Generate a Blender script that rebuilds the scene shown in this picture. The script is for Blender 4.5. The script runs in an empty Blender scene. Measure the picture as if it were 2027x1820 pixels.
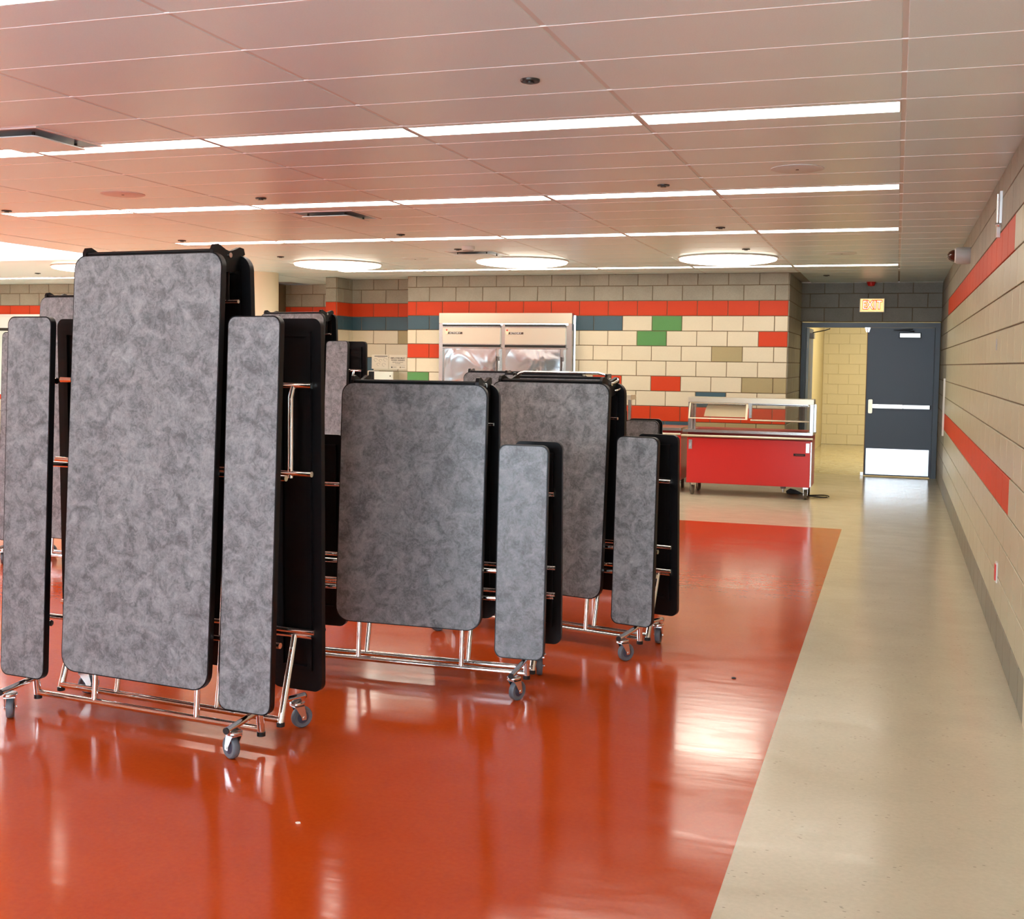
import bpy, math, random
from mathutils import Matrix, Vector
random.seed(7)
scn = bpy.context.scene
col = scn.collection
PI = math.pi

# ------------------------------------------------------------------ camera, world, light, exposure
cd = bpy.data.cameras.new('camera')
cd.sensor_fit = 'HORIZONTAL'
cd.sensor_width = 36.0
cd.lens = 36.0 * 2300.0 / 2027.0
cd.shift_y = -(910.0 - 848.25) / 2027.0
cd.clip_start = 0.05
cd.clip_end = 200
cam = bpy.data.objects.new('camera', cd)
col.objects.link(cam)
yaw, pit, rol = (math.radians(a) for a in (18.2562, -3.3374, 0.787))
fw = Vector((-math.sin(yaw) * math.cos(pit), math.cos(yaw) * math.cos(pit), math.sin(pit)))
ri = Vector((math.cos(yaw), math.sin(yaw), 0))
up = ri.cross(fw)
r2 = ri * math.cos(rol) + up * math.sin(rol)
u2 = -ri * math.sin(rol) + up * math.cos(rol)
m = Matrix((r2, u2, -fw)).transposed().to_4x4()
m.translation = (0, 0, 1.6047)
cam.matrix_world = m
scn.camera = cam

scn.view_settings.view_transform = 'Standard'
scn.view_settings.look = 'None'
scn.view_settings.gamma = 1.0
scn.view_settings.use_curve_mapping = False
scn.view_settings.exposure = 0.40
scn.cycles.use_denoising = True
scn.cycles.max_bounces = 6
scn.cycles.diffuse_bounces = 4
scn.cycles.glossy_bounces = 3
scn.cycles.transparent_max_bounces = 6
scn.cycles.use_adaptive_sampling = True
scn.cycles.adaptive_threshold = 0.03
scn.cycles.use_light_tree = False
scn.cycles.adaptive_min_samples = 16
scn.cycles.sample_clamp_indirect = 6.0
scn.cycles.caustics_reflective = False
scn.cycles.caustics_refractive = False

SKY = 11.0
LAMP = 10.0
world = bpy.data.worlds.new('sky')
scn.world = world
world.use_nodes = True
bg = world.node_tree.nodes['Background']
bg.inputs[0].default_value = (0.80, 0.93, 1.08, 1)
bg.inputs[1].default_value = SKY

# ------------------------------------------------------------------ room measures (metres)
B, C = 0.4064, 0.2032            # block module
HC = 2.80                        # ceiling
XR = 0.594                       # right wall
YB, YD, YN = 15.584, 17.606, 16.10   # kitchen wall, door wall, niche wall
XA = -1.365                      # corner where the kitchen wall ends
XN0, XN1, XP = -7.90, -6.755, -8.08   # niche, end of the pier
YL1, YL2 = 17.10, 16.45          # far walls left of the pier
XW = -17.0                       # left wall
YW = -2.5                        # invented window wall behind the camera
XL = -0.02                       # where the light rows end

# ------------------------------------------------------------------ materials
MATS = {}
def mat(name, rgb, rough=0.5, metal=0.0, spec=0.5, emis=None, es=0.0, coat=0.0):
    if name in MATS:
        return MATS[name]
    mt = bpy.data.materials.new(name)
    mt.use_nodes = True
    p = mt.node_tree.nodes['Principled BSDF']
    p.inputs['Base Color'].default_value = (*rgb, 1)
    p.inputs['Roughness'].default_value = rough
    p.inputs['Metallic'].default_value = metal
    p.inputs['Specular IOR Level'].default_value = spec
    if coat:
        p.inputs['Coat Weight'].default_value = coat
        p.inputs['Coat Roughness'].default_value = 0.08
    if emis:
        p.inputs['Emission Color'].default_value = (*emis, 1)
        p.inputs['Emission Strength'].default_value = es
    MATS[name] = mt
    return mt

def nodes(mt):
    nt = mt.node_tree
    return nt, nt.nodes, nt.links, nt.nodes['Principled BSDF']

def noise(nt, vec, scale, detail=4, rough=0.5, dist=0.0):
    n = nt.nodes.new('ShaderNodeTexNoise')
    n.inputs['Scale'].default_value = scale
    n.inputs['Detail'].default_value = detail
    n.inputs['Roughness'].default_value = rough
    n.inputs['Distortion'].default_value = dist
    nt.links.new(vec, n.inputs['Vector'])
    return n

def ramp(nt, fac, stops):
    r = nt.nodes.new('ShaderNodeValToRGB')
    el = r.color_ramp.elements
    while len(el) < len(stops):
        el.new(0.5)
    for e, (p, c) in zip(el, stops):
        e.position = p
        e.color = (*c, 1)
    nt.links.new(fac, r.inputs[0])
    return r

def coords(nt, world_space=False, scale=(1, 1, 1), randomise=False):
    if world_space:
        g = nt.nodes.new('ShaderNodeNewGeometry').outputs['Position']
    else:
        g = nt.nodes.new('ShaderNodeTexCoord').outputs['Object']
    if randomise:
        oi = nt.nodes.new('ShaderNodeObjectInfo')
        mul = nt.nodes.new('ShaderNodeMath'); mul.operation = 'MULTIPLY'
        mul.inputs[1].default_value = 37.0
        nt.links.new(oi.outputs['Random'], mul.inputs[0])
        add = nt.nodes.new('ShaderNodeVectorMath'); add.operation = 'ADD'
        nt.links.new(g, add.inputs[0]); nt.links.new(mul.outputs[0], add.inputs[1])
        g = add.outputs[0]
    mp = nt.nodes.new('ShaderNodeMapping')
    mp.inputs['Scale'].default_value = scale
    nt.links.new(g, mp.inputs['Vector'])
    return mp.outputs[0]

def add_bump(nt, p, fac, strength, dist):
    b = nt.nodes.new('ShaderNodeBump')
    b.inputs['Strength'].default_value = strength
    b.inputs['Distance'].default_value = dist
    nt.links.new(fac, b.inputs['Height'])
    nt.links.new(b.outputs[0], p.inputs['Normal'])

def scaled(c, k):
    return tuple(min(1, x * k) for x in c)

def block_mat(name, rgb, rough, var=0.10, grain=0.25):
    mt = mat(name, rgb, rough)
    nt, ns, lk, p = nodes(mt)
    v = coords(nt, scale=(1, 1, 1), randomise=True)
    n1 = noise(nt, v, 60, 4, 0.7)
    n2 = noise(nt, v, 3, 2)
    mx = nt.nodes.new('ShaderNodeMix'); mx.data_type = 'FLOAT'
    mx.inputs[0].default_value = 0.5
    lk.new(n1.outputs[0], mx.inputs[2]); lk.new(n2.outputs[0], mx.inputs[3])
    r = ramp(nt, mx.outputs[0], [(0.3, scaled(rgb, 1 - var)), (0.7, scaled(rgb, 1 + var))])
    lk.new(r.outputs[0], p.inputs['Base Color'])
    add_bump(nt, p, n1.outputs[0], grain, 0.002)
    return mt

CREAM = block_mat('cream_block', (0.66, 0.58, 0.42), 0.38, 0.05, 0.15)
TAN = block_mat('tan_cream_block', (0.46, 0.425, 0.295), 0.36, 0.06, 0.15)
GREY = block_mat('grey_block', (0.30, 0.275, 0.215), 0.55, 0.20, 0.5)
ORANGE = block_mat('orange_block', (0.57, 0.048, 0.010), 0.50, 0.05, 0.12)
BLUE = block_mat('blue_block', (0.035, 0.085, 0.115), 0.40, 0.06, 0.12)
GREEN = block_mat('green_block', (0.075, 0.24, 0.055), 0.40, 0.06, 0.12)
KHAKI = block_mat('khaki_block', (0.36, 0.29, 0.14), 0.45, 0.06, 0.15)
DGREY = block_mat('dark_grey_block', (0.235, 0.222, 0.19), 0.5, 0.20, 0.5)
BASEGREY = block_mat('base_grey_block', (0.20, 0.18, 0.13), 0.45, 0.12, 0.3)
ORANGE.node_tree.nodes['Principled BSDF'].inputs['Specular IOR Level'].default_value = 0.25
MORTAR = mat('mortar', (0.21, 0.15, 0.09), 0.9)
PLAIN = mat('plain_wall', (0.62, 0.55, 0.42), 0.5)
WHITEW = mat('white_paint', (0.80, 0.80, 0.76), 0.6)
YELLOWW = mat('corridor_paint', (0.60, 0.49, 0.25), 0.5)

# floors
def floor_mat(name, a, b, rough, fleck=None):
    mt = mat(name, a, rough, spec=0.55)
    nt, ns, lk, p = nodes(mt)
    v = coords(nt, True)
    n1 = noise(nt, v, 2.2, 5, 0.65, 0.4)
    n2 = noise(nt, v, 55, 3, 0.6)
    mx = nt.nodes.new('ShaderNodeMix'); mx.data_type = 'FLOAT'; mx.inputs[0].default_value = 0.45
    lk.new(n1.outputs[0], mx.inputs[2]); lk.new(n2.outputs[0], mx.inputs[3])
    r = ramp(nt, mx.outputs[0], [(0.32, b), (0.62, a)])
    out = r.outputs[0]
    if fleck:
        vs = coords(nt, True, scale=(22, 60, 1))
        vo = nt.nodes.new('ShaderNodeTexVoronoi')
        vo.inputs['Scale'].default_value = 1.0
        lk.new(vs, vo.inputs['Vector'])
        n3 = noise(nt, coords(nt, True), 9.0, 2)
        a1 = nt.nodes.new('ShaderNodeMath'); a1.operation = 'LESS_THAN'; a1.inputs[1].default_value = 0.13
        lk.new(vo.outputs['Distance'], a1.inputs[0])
        a2 = nt.nodes.new('ShaderNodeMath'); a2.operation = 'GREATER_THAN'; a2.inputs[1].default_value = 0.57
        lk.new(n3.outputs[0], a2.inputs[0])
        a3 = nt.nodes.new('ShaderNodeMath'); a3.operation = 'MULTIPLY'
        lk.new(a1.outputs[0], a3.inputs[0]); lk.new(a2.outputs[0], a3.inputs[1])
        a4 = nt.nodes.new('ShaderNodeMath'); a4.operation = 'MULTIPLY'; a4.inputs[1].default_value = 0.7
        lk.new(a3.outputs[0], a4.inputs[0])
        mc = nt.nodes.new('ShaderNodeMix'); mc.data_type = 'RGBA'
        lk.new(a4.outputs[0], mc.inputs[0]); lk.new(out, mc.inputs[6]); mc.inputs[7].default_value = (*fleck, 1)
        out = mc.outputs[2]
    lk.new(out, p.inputs['Base Color'])
    # scuffs vary the gloss
    n4 = noise(nt, coords(nt, True, scale=(1.0, 2.2, 1)), 3.0, 6, 0.7, 0.6)
    rr = nt.nodes.new('ShaderNodeMapRange')
    rr.inputs[1].default_value = 0.3; rr.inputs[2].default_value = 0.75
    rr.inputs[3].default_value = rough * 0.75; rr.inputs[4].default_value = rough * 1.5
    lk.new(n4.outputs[0], rr.inputs[0]); lk.new(rr.outputs[0], p.inputs['Roughness'])
    n5 = noise(nt, coords(nt, True, scale=(1.0, 4.0, 1)), 4.0, 3, 0.5)
    add_bump(nt, p, n5.outputs[0], 0.12, 0.004)
    return mt
FLOOR_BEIGE = floor_mat('beige_floor', (0.60, 0.53, 0.39), (0.52, 0.46, 0.34), 0.16, (0.18, 0.16, 0.12))
FLOOR_RED = floor_mat('red_floor', (0.53, 0.068, 0.008), (0.46, 0.050, 0.005), 0.13)
FLOOR_TAN = floor_mat('corridor_floor', (0.50, 0.42, 0.24), (0.45, 0.38, 0.21), 0.15)

CEIL = mat('ceiling_panel', (0.73, 0.80, 0.81), 0.32, spec=0.4)
nt, ns, lk, p = nodes(CEIL)
nn = noise(nt, coords(nt, True), 160, 3, 0.7)
lk.new(ramp(nt, nn.outputs[0], [(0.3, (0.68, 0.81, 0.83)), (0.7, (0.74, 0.87, 0.89))]).outputs[0], p.inputs['Base Color'])
GRIDW = mat('grid_white', (0.92, 0.90, 0.88), 0.3)
GRIDB = mat('grid_beige', (0.66, 0.66, 0.64), 0.5)
CEILBACK = mat('ceiling_back', (0.35, 0.30, 0.27), 0.8)
LIGHT = mat('lamp_lens', (1, 1, 1), 0.5, emis=(1.0, 0.94, 0.82), es=LAMP)
BOWL = mat('bowl_lens', (1, 1, 1), 0.5, emis=(1.0, 0.93, 0.78), es=LAMP * 0.75)

# table materials
LAM = mat('grey_laminate', (0.2, 0.2, 0.2), 0.33, spec=0.4)
nt, ns, lk, p = nodes(LAM)
v = coords(nt, randomise=True)
na = noise(nt, v, 14.0, 6, 0.62, 0.9)
nb = noise(nt, v, 40.0, 5, 0.65, 2.0)
mx = nt.nodes.new('ShaderNodeMix'); mx.data_type = 'FLOAT'; mx.inputs[0].default_value = 0.42
lk.new(na.outputs[0], mx.inputs[2]); lk.new(nb.outputs[0], mx.inputs[3])
lk.new(ramp(nt, mx.outputs[0], [(0.28, (0.062, 0.067, 0.072)), (0.42, (0.122, 0.130, 0.138)), (0.50, (0.190, 0.201, 0.211)), (0.60, (0.26, 0.273, 0.285)), (0.74, (0.37, 0.385, 0.40))]).outputs[0], p.inputs['Base Color'])
BLACK = mat('black_plastic', (0.005, 0.005, 0.006), 0.36, spec=0.22)
BLACKP = mat('black_backing', (0.004, 0.004, 0.005), 0.45, spec=0.2)
CHROME = mat('chrome', (0.83, 0.82, 0.80), 0.07, 1.0)
ZINC = mat('zinc', (0.75, 0.75, 0.74), 0.22, 1.0)
RUBBER = mat('grey_rubber', (0.115, 0.13, 0.15), 0.5)
HUB = mat('hub_plastic', (0.05, 0.06, 0.09), 0.4)
RUBBERB = mat('black_rubber', (0.012, 0.012, 0.012), 0.6)

# steel, doors
STEEL = mat('stainless', (0.60, 0.59, 0.56), 0.25, 1.0)
STEELW = mat('stainless_wavy', (0.66, 0.78, 0.84), 0.15, 1.0)
nt, ns, lk, p = nodes(STEELW)
nn = noise(nt, coords(nt), 2.2, 2, 0.5, 0.8)
add_bump(nt, p, nn.outputs[0], 0.35, 0.06)
BRUSH = mat('brushed_steel', (0.66, 0.60, 0.47), 0.36, 1.0)
nt, ns, lk, p = nodes(BRUSH)
nn = noise(nt, coords(nt, scale=(2, 2, 160)), 4.0, 3)
add_bump(nt, p, nn.outputs[0], 0.05, 0.002)
DARK = mat('dark_slot', (0.02, 0.018, 0.012), 0.5)
DOORB = mat('blue_door_paint', (0.095, 0.130, 0.190), 0.38, spec=0.5)
nt, ns, lk, p = nodes(DOORB)
nn = noise(nt, coords(nt), 90, 3)
add_bump(nt, p, nn.outputs[0], 0.15, 0.001)
FRAMEB = mat('blue_frame_paint', (0.065, 0.09, 0.125), 0.35)
ALU = mat('satin_aluminium', (0.78, 0.78, 0.78), 0.28, 1.0)
EDGELIT = mat('lit_edge_tone', (0.62, 0.72, 0.80), 0.4)
CARTRED = mat('cart_red', (0.62, 0.022, 0.018), 0.30)
CARTRED_D = mat('cart_red_dark', (0.40, 0.012, 0.012), 0.4)
CREAMP = mat('cream_plastic', (0.85, 0.72, 0.50), 0.3)
BLACKC = mat('black_cord', (0.01, 0.01, 0.01), 0.5)
PAPER = mat('paper', (0.82, 0.76, 0.62), 0.7)
INK = mat('ink', (0.05, 0.05, 0.045), 0.8)
INKL = mat('light_ink', (0.34, 0.31, 0.26), 0.8)
REDPL = mat('red_plastic', (0.65, 0.01, 0.01), 0.35)
WHITEP = mat('white_plastic', (0.80, 0.79, 0.76), 0.4)
GREYP = mat('grey_plastic', (0.42, 0.41, 0.40), 0.45)
AMBER = mat('dark_dome', (0.05, 0.012, 0.006), 0.08)
COLW = mat('column_paint', (0.80, 0.70, 0.50), 0.5)
CLIP = mat('badge', (0.06, 0.04, 0.03), 0.4)
EXITF = mat('exit_face', (0.9, 0.8, 0.5), 0.4, emis=(1.0, 0.66, 0.24), es=0.85)
EXITL = mat('exit_letters', (0.9, 0.1, 0.02), 0.4, emis=(0.95, 0.07, 0.005), es=0.75)
EXITC = mat('exit_letter_core', (1, 1, 0.9), 0.4, emis=(1.0, 0.90, 0.65), es=2.6)

def glass_mat(name, tint, mixf, rough=0.03):
    mt = bpy.data.materials.new(name)
    mt.use_nodes = True
    t = mt.node_tree
    t.nodes.remove(t.nodes['Principled BSDF'])
    tr = t.nodes.new('ShaderNodeBsdfTransparent'); tr.inputs[0].default_value = (*tint, 1)
    gl = t.nodes.new('ShaderNodeBsdfGlossy'); gl.inputs['Roughness'].default_value = rough
    ms = t.nodes.new('ShaderNodeMixShader'); ms.inputs[0].default_value = mixf
    t.links.new(tr.outputs[0], ms.inputs[1]); t.links.new(gl.outputs[0], ms.inputs[2])
    t.links.new(ms.outputs[0], t.nodes['Material Output'].inputs[0])
    return mt
GLASS = glass_mat('clear_glass', (0.97, 0.98, 0.97), 0.07)
GUARD = glass_mat('guard_glass', (0.96, 0.96, 0.95), 0.10)

# ------------------------------------------------------------------ mesh helpers
class MB:
    def __init__(s):
        s.v, s.f, s.m = [], [], []
    def _add(s, vs, fs, mi=0):
        o = len(s.v)
        s.v += [tuple(x) for x in vs]
        s.f += [tuple(i + o for i in f) for f in fs]
        s.m += [mi] * len(fs)
        return s
    def box(s, x0, x1, y0, y1, z0, z1, mi=0):
        vs = [(x, y, z) for z in (z0, z1) for y in (y0, y1) for x in (x0, x1)]
        return s._add(vs, [(0, 2, 3, 1), (4, 5, 7, 6), (0, 1, 5, 4), (1, 3, 7, 5), (3, 2, 6, 7), (2, 0, 4, 6)], mi)
    def quad(s, a, b, c, d, mi=0):
        return s._add([a, b, c, d], [(0, 1, 2, 3)], mi)
    def tube(s, pts, r, n=12, caps=True, mi=0):
        pts = [Vector(q) for q in pts]
        vs, fs = [], []
        prev = None
        for i, q in enumerate(pts):
            a = pts[i] - pts[i - 1] if i else pts[1] - pts[0]
            b = pts[i + 1] - pts[i] if i < len(pts) - 1 else a
            t = (a.normalized() + b.normalized()).normalized()
            if prev is None:
                h = Vector((0, 0, 1)) if abs(t.z) < 0.9 else Vector((1, 0, 0))
                e1 = t.cross(h).normalized()
            else:
                e1 = (prev - t * prev.dot(t)).normalized()
            prev = e1
            e2 = t.cross(e1)
            rr = r[i] if isinstance(r, (list, tuple)) else r
            for k in range(n):
                an = 2 * PI * k / n
                vs.append(q + (e1 * math.cos(an) + e2 * math.sin(an)) * rr)
        for i in range(len(pts) - 1):
            for k in range(n):
                k2 = (k + 1) % n
                fs.append((i * n + k, i * n + k2, (i + 1) * n + k2, (i + 1) * n + k))
        if caps:
            fs.append(tuple(range(n))[::-1])
            fs.append(tuple((len(pts) - 1) * n + k for k in range(n)))
        return s._add(vs, fs, mi)
    def lathe(s, prof, n=32, axis='z', o=(0, 0, 0), mi=0):
        # prof: (radius, height) pairs, revolved about the axis through o
        vs, fs = [], []
        for (r, h) in prof:
            for k in range(n):
                a = 2 * PI * k / n
                c, d = r * math.cos(a), r * math.sin(a)
                q = {'z': (c, d, h), 'y': (c, h, d), 'x': (h, c, d)}[axis]
                vs.append((q[0] + o[0], q[1] + o[1], q[2] + o[2]))
        for i in range(len(prof) - 1):
            for k in range(n):
                k2 = (k + 1) % n
                fs.append((i * n + k, i * n + k2, (i + 1) * n + k2, (i + 1) * n + k))
        if prof[0][0] > 1e-6:
            fs.append(tuple(range(n))[::-1])
        if prof[-1][0] > 1e-6:
            fs.append(tuple((len(prof) - 1) * n + k for k in range(n)))
        return s._add(vs, fs, mi)
    def prism(s, outline, fmap, mi=0):
        # outline: list of 2-D points; fmap(p, side) -> 3-D for side 0 and 1
        n = len(outline)
        vs = [fmap(q, 0) for q in outline] + [fmap(q, 1) for q in outline]
        fs = [tuple(range(n))[::-1], tuple(range(n, 2 * n))]
        for k in range(n):
            k2 = (k + 1) % n
            fs.append((k, k2, n + k2, n + k))
        return s._add(vs, fs, mi)
    def mesh(s, name, mats, smooth=None):
        me = bpy.data.meshes.new(name)
        me.from_pydata(s.v, [], s.f)
        if not isinstance(mats, (list, tuple)):
            mats = [mats]
        for mm in mats:
            me.materials.append(mm)
        if len(mats) > 1:
            me.polygons.foreach_set('material_index', s.m)
        me.update()
        import bmesh
        bm = bmesh.new(); bm.from_mesh(me)
        bmesh.ops.recalc_face_normals(bm, faces=bm.faces)
        bm.to_mesh(me); bm.free()
        if smooth:
            for pl in me.polygons:
                pl.use_smooth = True
            me.set_sharp_from_angle(angle=math.radians(smooth))
        return me
    def build(s, name, mats, parent=None, smooth=None, loc=None, rz=None, label=None):
        o = bpy.data.objects.new(name, s.mesh(name, mats, smooth))
        return place(o, parent, loc, rz, label)

def place(o, parent=None, loc=None, rz=None, label=None):
    col.objects.link(o)
    if parent: o.parent = parent
    if loc: o.location = loc
    if rz: o.rotation_euler = (0, 0, rz)
    if label: o['label'] = label
    return o

def tag(o, label=None, cat=None, group=None, kind=None):
    for k, x in (('label', label), ('category', cat), ('group', group), ('kind', kind)):
        if x: o[k] = x
    return o

def empty(name, loc=(0, 0, 0), rz=0):
    o = bpy.data.objects.new(name, None)
    o.empty_display_size = 0.1
    return place(o, None, loc, rz)

def copy_tree(o, parent=None):
    c = o.copy()
    col.objects.link(c)
    c.parent = parent
    for k in ('label', 'category', 'group'):
        if parent is None and k in c: del c[k]
    for ch in o.children:
        copy_tree(ch, c)
    return c

def struct(name, mb, m, label=None, smooth=None):
    o = mb.build(name, m, None, smooth)
    return tag(o, label, None, None, 'structure')

def rrect(x0, x1, z0, z1, r, n=6, rb=None):
    rb = r if rb is None else rb
    pts = []
    for cx, cz, a0, rr in ((x1 - r, z1 - r, 0, r), (x0 + r, z1 - r, 90, r), (x0 + rb, z0 + rb, 180, rb), (x1 - rb, z0 + rb, 270, rb)):
        for k in range(n + 1):
            a = math.radians(a0 + 90 * k / n)
            pts.append((cx + rr * math.cos(a), cz + rr * math.sin(a)))
    return pts

def text(name, body, size, loc, rot, m, parent, ext=0.0008, bold=0.0, align='LEFT', sx=1.0):
    c = bpy.data.curves.new(name, 'FONT')
    c.body = body
    c.size = size
    c.extrude = ext
    c.offset = bold
    c.align_x = align
    c.align_y = 'CENTER'
    c.resolution_u = 3
    c.materials.append(m)
    tmp = bpy.data.objects.new(name, c)
    col.objects.link(tmp)
    bpy.context.view_layer.update()
    me = bpy.data.meshes.new_from_object(tmp.evaluated_get(bpy.context.evaluated_depsgraph_get()))
    bpy.data.objects.remove(tmp)
    o = bpy.data.objects.new(name, me)
    col.objects.link(o)
    if parent: o.parent = parent
    o.location = loc
    o.rotation_euler = rot
    o.scale = (sx, 1, 1)
    return o

# ------------------------------------------------------------------ floor
f = MB()
f.box(-0.462, XR + 0.2, YW - 0.2, YD + 0.1, -0.12, 0)
f.box(XW, -0.462, 11.755, 17.3, -0.12, 0)
f.box(-1.6, -0.462, 17.3, YD + 0.1, -0.12, 0)
floor_o = struct('floor', f, FLOOR_BEIGE, 'beige flecked vinyl floor along the right wall and kitchen')
struct('floor_inlay', MB().box(XW, -0.462, YW - 0.2, 11.755, -0.12, 0), FLOOR_RED, 'glossy red orange vinyl floor under the folded tables')

# ------------------------------------------------------------------ block walls
BM = {}
def block_mesh(w, h, m):
    k = (round(w, 3), round(h, 3), m.name)
    if k not in BM:
        b = MB(); e = 0.0025
        # a block face with a small arris, 22 mm deep
        vs = [(-w/2, 0.012, -h/2), (w/2, 0.012, -h/2), (w/2, 0.012, h/2), (-w/2, 0.012, h/2),
              (-w/2, -0.007, -h/2), (w/2, -0.007, -h/2), (w/2, -0.007, h/2), (-w/2, -0.007, h/2),
              (-w/2+e, -0.010, -h/2+e), (w/2-e, -0.010, -h/2+e), (w/2-e, -0.010, h/2-e), (-w/2+e, -0.010, h/2-e)]
        fs = [(8, 9, 10, 11)]
        for i in range(4):
            j = (i + 1) % 4
            fs += [(i, j, 4 + j, 4 + i), (4 + i, 4 + j, 8 + j, 8 + i)]
        b._add(vs, fs)
        BM[k] = b.mesh('block', m)
    return BM[k]

def lay(wall, origin, rz, length, off, colour, single=lambda c, s: True, cuts=None, c0=0, ctop=HC, gap=0.009, zfrom=0.0):
    """Blocks on a wall: s runs 0..length from origin along local x; local -y is the room side."""
    ca, sa = math.cos(rz), math.sin(rz)
    rest = {}
    c = c0
    while c * C < ctop - 0.02:
        z0, z1 = c * C, min((c + 1) * C, ctop)
        o = off + (B / 2 if c % 2 else 0)
        js = [0.0] + [x for x in (o + n * B for n in range(-60, 90)) if 0.03 < x < length - 0.03] + [length]
        for a, b in zip(js, js[1:]):
            segs = [(a, b)]
            if cuts:
                for (q0, q1, qz) in cuts:
                    if z0 < qz - 0.05:
                        ns_ = []
                        for (x0, x1) in segs:
                            if x1 <= q0 or x0 >= q1: ns_.append((x0, x1))
                            else:
                                if q0 - x0 > 0.03: ns_.append((x0, q0))
                                if x1 - q1 > 0.03: ns_.append((q1, x1))
                        segs = ns_
            for (x0, x1) in segs:
                sm = (x0 + x1) / 2
                mt = colour(c, sm)
                w, h = x1 - x0 - gap, z1 - z0 - gap
                px, py = origin[0] + sm * ca, origin[1] + sm * sa
                if single(c, sm):
                    ob = bpy.data.objects.new('block', block_mesh(w, h, mt))
                    col.objects.link(ob)
                    ob.parent = wall
                    ob.location = (px, py, (z0 + z1) / 2)
                    ob.rotation_euler = (0, 0, rz)
                else:
                    rest.setdefault(mt.name, (mt, []))[1].append((px, py, (z0 + z1) / 2, w, h))
        c += 1
    if rest:
        mb = MB(); ms = []
        for i, (mt, lst) in enumerate(rest.values()):
            ms.append(mt)
            for (px, py, pz, w, h) in lst:
                src = block_mesh(w, h, mt)
                vs = [(px + v.co.x * ca - v.co.y * sa, py + v.co.x * sa + v.co.y * ca, pz + v.co.z) for v in src.vertices]
                mb._add(vs, [tuple(pl.vertices) for pl in src.polygons], i)
        o = mb.build('block_courses', ms, wall)
        o['kind'] = 'stuff'

# kitchen wall with the refrigerator opening
FX0, FX1, FZ = -6.23, -4.235, 2.27
w = MB()
w.box(XN1, FX0, YB, YB + 0.2, 0, HC)
w.box(FX1, XA, YB, YB + 0.2, 0, HC)
w.box(FX0, FX1, YB, YB + 0.2, FZ, HC)
w.box(XN1, XN1 + 0.2, YB + 0.2, YN, 0, HC)
wall_k = struct('wall_kitchen', w, MORTAR, 'coloured concrete block wall behind the steel refrigerator')
XB0 = -6.415
def kcol(c, s):
    n = (XN1 + s - XB0) / B
    if c >= 12: return GREY
    if c == 11 or c == 4: return ORANGE
    if c == 0: return BASEGREY
    if c == 10:
        if n < 7: return BLUE
        return GREEN if 8 < n < 9 else CREAM
    if c == 9:
        if 7.5 < n < 8.5: return GREEN
        return ORANGE if n > 11.5 else CREAM
    if c == 8:
        if n < 2: return ORANGE
        return KHAKI if 10 < n < 11 else CREAM
    if c == 6:
        if n < 0: return GREEN
        if 6 < n < 7 or 8 < n < 9: return ORANGE
        return KHAKI if n > 11 else CREAM
    if c == 5: return BLUE if 9.5 < n < 10.5 else CREAM
    if c == 3: return BLUE if n < 9.2 else KHAKI
    return CREAM
lay(wall_k, (XN1, YB), 0, XA - XN1, XB0 - XN1, kcol, cuts=[(FX0 - XN1, FX1 - XN1, 2.24)])

# niche, its pier
w = MB()
w.box(XN0, XN1, YN, YN + 0.2, 0, HC)
wall_n = struct('wall_niche', w, MORTAR, 'recessed block wall carrying two white notices')
def ncol(c, s):
    if c >= 12: return GREY
    if c in (11, 4): return ORANGE
    if c == 10: return BLUE
    if c == 9: return KHAKI if s > 0.75 else CREAM
    if c == 7: return BLUE if s < 0.42 else CREAM
    if c == 0: return BASEGREY
    return CREAM
lay(wall_n, (XN0, YN), 0, XN1 - XN0, 0.16, ncol)
w = MB()
w.box(XP, XN0, YB, YN + 0.2, 0, HC)
wall_p = struct('wall_pier', w, MORTAR, 'narrow block pier with orange and blue bands left of the notices')
def pcol(c, s):
    return GREY if c >= 12 else ORANGE if c in (11, 4) else BLUE if c == 10 else GREEN if c == 9 else BASEGREY if c == 0 else CREAM
lay(wall_p, (XP, YB), 0, XN0 - XP, 3, lambda c, s: ORANGE if c in (11, 4) else pcol(c, s))
lay(wall_p, (XN0, YB), PI / 2, YN - YB, 0.2, lambda c, s: pcol(c, s) if c != 9 else (GREEN if s < 0.2 else CREAM))

# far walls at the left
def lcol(c, s):
    return GREY if c >= 12 else ORANGE if c in (11, 4) else BASEGREY if c == 0 else CREAM
w = MB(); w.box(-9.8, XP, YL1, YL1 + 0.2, 0, HC); w.box(-9.8, -9.6, YL2, YL1, 0, HC); w.box(XP, XN0, YN + 0.2, YL1 + 0.2, 0, HC)
wall_l1 = struct('wall_far', w, MORTAR, 'grey and orange block wall seen past the round column')
lay(wall_l1, (-9.6, YL1), 0, XP + 9.6, 0.30, lcol, single=lambda c, s: c >= 8)
w = MB(); w.box(XW, -9.6, YL2, YL2 + 0.2, 0, HC)
wall_l2 = struct('wall_far_left', w, MORTAR, 'block wall with orange band behind the tables at far left')
lay(wall_l2, (XW, YL2), 0, -9.6 - XW, 0.17, lcol, single=lambda c, s: c >= 9 and s < 6.5)

# right wall: blocks in view, plain behind the camera
w = MB(); w.box(XR, XR + 0.2, YW, YD + 0.2, 0, HC)
wall_r = struct('wall_right', w, [MORTAR], 'long cream block wall with two orange stripes')
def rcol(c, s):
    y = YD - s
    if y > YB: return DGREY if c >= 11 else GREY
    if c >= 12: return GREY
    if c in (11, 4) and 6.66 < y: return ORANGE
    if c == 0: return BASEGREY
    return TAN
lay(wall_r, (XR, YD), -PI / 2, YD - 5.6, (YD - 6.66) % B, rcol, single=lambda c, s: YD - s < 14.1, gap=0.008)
w = MB(); w.box(XR - 0.010, XR, YW, 5.6, 0, HC)
w.build('painted_face', PLAIN, wall_r)

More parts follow.
